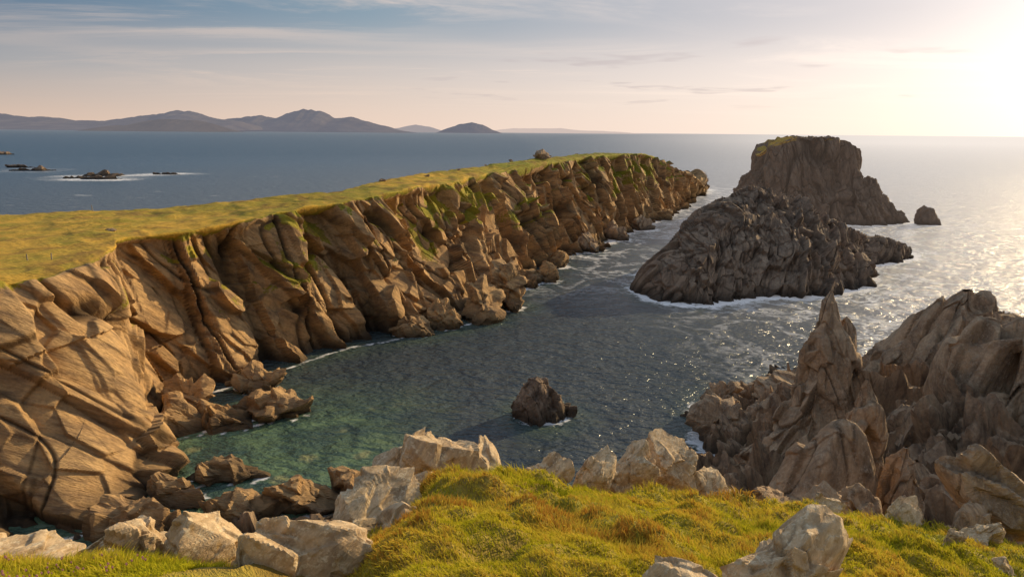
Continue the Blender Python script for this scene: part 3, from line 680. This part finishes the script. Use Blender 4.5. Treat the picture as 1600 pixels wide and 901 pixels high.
# ------------------------------------------------------------------ grass
def grass(name,regions,mat,label,seed,excl=None):
    r=np.random.default_rng(seed); xs=[];ys=[];sc=[]
    for x0,x1,y0,y1,n,s in regions:
        xs.append(r.uniform(x0,x1,n)); ys.append(r.uniform(y0,y1,n)); sc.append(np.full(n,s))
    x=np.concatenate(xs);y=np.concatenate(ys);s=np.concatenate(sc)
    z,isn,d,bb=hground(x,y)
    keep=isn&(d<.9)
    if excl is not None: keep&=excl(x,y)
    x,y,z,s,d,bb=[a[keep] for a in (x,y,z,s,d,bb)]; n=len(x)
    P=np.stack([x,y,z],1)
    cl=fbm(P*1.6,3,seed+2); cl2=fbm(P*.35,3,seed+3)
    L=s*(.03+.045*r.random(n))*(1+1.1*cl); w=s*.0050*(.7+.6*r.random(n))
    a=r.uniform(0,2*np.pi,n); side=np.stack([np.cos(a),np.sin(a),0*a],1)*w[:,None]
    fa=fbm(P*.8,2,seed+9)*3+2.4; bend=np.stack([np.cos(fa)+.9*r.normal(size=n),np.sin(fa)+.9*r.normal(size=n),0*fa],1)*(L*.6)[:,None]
    up=np.stack([0*L,0*L,L],1)
    V=np.stack([P-side-[0,0,.02],P+side-[0,0,.02],P+up*.6+bend*.35+side*.8,P+up*.6+bend*.35-side*.8,P+up*.9+bend],1).reshape(-1,3)
    t0=cl2*1.1+.22*r.normal(size=n)+.7*cl+1.5*(bb-.10)
    b=np.arange(n)*5
    T=np.concatenate([np.stack([b,b+1,b+2],1),np.stack([b,b+2,b+3],1),np.stack([b+3,b+2,b+4],1)])
    raw_mesh(name,V,T,{'tone':np.repeat(t0*.5+.5,5),'tip':np.tile([0,0,.6,.6,1.],n)},True,mat,kind='stuff',label=label,origin=False)
t=NT('grass_blade'); tone=t.attr('tone'); tip=t.attr('tip')
c=t.mix(t.rng(tone,.08,.38),(.12,.17,.012),(.60,.56,.03)); c=t.mix(t.rng(tone,.5,.74),c,(.80,.62,.08)); c=t.mix(t.rng(tone,.78,1.0),c,(.62,.32,.06))
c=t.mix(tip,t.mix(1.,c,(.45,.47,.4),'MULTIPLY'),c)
di=t.n('ShaderNodeBsdfDiffuse',i_Color=c); tr=t.n('ShaderNodeBsdfTranslucent',i_Color=c)
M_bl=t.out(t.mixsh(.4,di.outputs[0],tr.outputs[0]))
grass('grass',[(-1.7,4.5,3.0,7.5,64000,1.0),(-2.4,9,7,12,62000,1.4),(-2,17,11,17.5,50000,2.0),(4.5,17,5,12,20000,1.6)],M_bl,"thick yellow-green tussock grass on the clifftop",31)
grass('grass',[(-8.5,-2.6,4.2,6.8,46000,1.15)],M_bl,"green and brown turf with heather between boulders",35,lambda x,y:(x<-3.0)|(y<4.9))
r=np.random.default_rng(3); n=350; x=r.uniform(-7.5,-3.4,n); y=r.uniform(4.8,6.1,n); z,_,_,_=hground(x,y)
kk=fbm(np.stack([x*1.1,y*1.1,0*x],1),2,8)>0.1; x,y,z=x[kk],y[kk],z[kk]; n=len(x); z=z+.06+.05*r.random(n)
oc=np.array([[1,0,0],[-1,0,0],[0,1,0],[0,-1,0],[0,0,1.5],[0,0,-1.5]])*.011
V=(np.stack([x,y,z],1)[:,None]+oc*(.6+.8*r.random(n))[:,None,None]).reshape(-1,3)
f=np.array([[0,2,4],[2,1,4],[1,3,4],[3,0,4],[2,0,5],[1,2,5],[3,1,5],[0,3,5]]); F=(f[None]+np.arange(n)[:,None,None]*6).reshape(-1,3)
t=NT('heather_flower'); M_h=t.out(t.n('ShaderNodeBsdfDiffuse',i_Color=(.42,.20,.20,1)).outputs[0])
raw_mesh('heather_flowers',V,F,{},None,M_h,kind='stuff',label="small pink heather flowers in the turf",origin=False)

# ------------------------------------------------------------------ light
W=bpy.data.worlds.new("World"); SC.world=W; W.use_nodes=True; wt=W.node_tree; wt.nodes.clear()
w=NT(tree=wt)
sky=w.n('ShaderNodeTexSky',sky_type='NISHITA'); sky.sun_disc=False; sky.sun_elevation=SUN_EL; sky.sun_rotation=SUN_AZ; sky.altitude=40; sky.air_density=1.0; sky.dust_density=1.5; sky.ozone_density=1.5
tc=w.n('ShaderNodeTexCoord').outputs['Generated']; sp=w.n('ShaderNodeSeparateXYZ',i_0=tc); ez=sp.outputs[2]
az=w.math('ADD',w.math('MULTIPLY',sp.outputs[0],math.sin(SUN_AZ)),w.math('MULTIPLY',sp.outputs[1],math.cos(SUN_AZ)))
sa=w.rng(az,-.08,.98)
def ramp3(f,a,b,c):
    return w.mix(w.rng(f,.5,1.),w.mix(w.rng(f,0,.5),a,b),c)
hor=ramp3(sa,(.78,.56,.43),(.94,.72,.59),(1.0,.84,.75))
mid=ramp3(sa,(.34,.35,.38),(.68,.59,.55),(.92,.79,.74))
upc=ramp3(sa,(.055,.135,.25),(.26,.35,.43),(.66,.59,.60))
g=w.mix(w.rng(ez,0,.075),hor,mid); g=w.mix(w.rng(ez,.065,.16,0,1,True),g,upc)
g=w.mix(w.rng(ez,.2,.6),g,w.mix(sa,(.28,.36,.48),(.42,.47,.54)))  # overhead sky out of view, lifted to add fill
zz=w.math('ADD',w.math('MAXIMUM',ez,0.),.05)
cv=w.n('ShaderNodeCombineXYZ',i_0=w.math('DIVIDE',sp.outputs[0],zz),i_1=w.math('DIVIDE',sp.outputs[1],zz)).outputs[0]
c1=w.noise(w.mapping(cv,(0,0,-.6),(.26,.60,1)),1.0,7,.66,1.3); c2=w.noise(w.mapping(cv,(0,0,-.2),(.5,1.0,1)),.38,2,.5,.3)
cf=w.math('MULTIPLY',w.rng(c1,.44,.66,0,1,True),w.rng(c2,.40,.56))
cf=w.math('MULTIPLY',cf,w.rng(ez,.01,.05))
clc=ramp3(sa,(.46,.41,.40),(.90,.71,.60),(1.0,.86,.79))
g=w.mix(w.math('MULTIPLY',cf,w.rng(sa,0,.4,.6,.8)),g,clc)
c3=w.noise(w.mapping(cv,(0,0,-.5),(.75,.75,1)),1.1,3,.55,.2)
dk=w.math('MULTIPLY',w.math('MULTIPLY',w.rng(c3,.58,.68,0,1,True),w.rng(sa,.45,.7)),w.math('MULTIPLY',w.rng(ez,.03,.05),w.rng(ez,.16,.12)))
g=w.mix(w.math('MULTIPLY',dk,.5),g,(.54,.45,.46))
g=w.scale(g,w.rng(az,-.15,-.6,1.,1.3))  # unseen sky behind the camera boosted as added fill light
sdot=w.n('ShaderNodeVectorMath',operation='DOT_PRODUCT',i_0=tc); sdot.inputs[1].default_value=(math.sin(SUN_AZ)*math.cos(.14),math.cos(SUN_AZ)*math.cos(.14),math.sin(.14))
sdv=w.math('MAXIMUM',sdot.outputs['Value'],0.)
gl=w.math('ADD',w.math('MULTIPLY',w.math('POWER',sdv,40.),.7),w.math('MULTIPLY',w.math('POWER',sdv,7.),.22))
gv=w.n('ShaderNodeCombineXYZ',i_0=gl,i_1=w.math('MULTIPLY',gl,.90),i_2=w.math('MULTIPLY',gl,.84)).outputs[0]
g=w.add(g,gv)
col=w.mix(.12,w.scale(g,10.),sky.outputs[0])
bg=w.n('ShaderNodeBackground',i_Color=col,i_Strength=.10); o=w.n('ShaderNodeOutputWorld'); wt.links.new(bg.outputs[0],o.inputs[0])
sl=bpy.data.lights.new('sun','SUN'); sl.energy=5.0; sl.angle=math.radians(.5); sl.color=(1,.75,.41)
so=bpy.data.objects.new('sun',sl); COL.objects.link(so)
sd=Vector((math.sin(SUN_AZ)*math.cos(SUN_EL),math.cos(SUN_AZ)*math.cos(SUN_EL),math.sin(SUN_EL)))
so.rotation_euler=sd.to_track_quat('Z','Y').to_euler(); so.location=(60,40,120)

# ------------------------------------------------------------------ camera
cd=bpy.data.cameras.new('camera'); cd.sensor_width=36; cd.lens=36*1043/1600; cd.clip_start=.1; cd.clip_end=120000
co=bpy.data.objects.new('camera',cd); COL.objects.link(co)
co.matrix_world=Matrix.Translation((0,0,40))@Matrix.Rotation(math.radians(90-13.2),4,'X')@Matrix.Rotation(math.atan(15/1600),4,'Z')
SC.camera=co
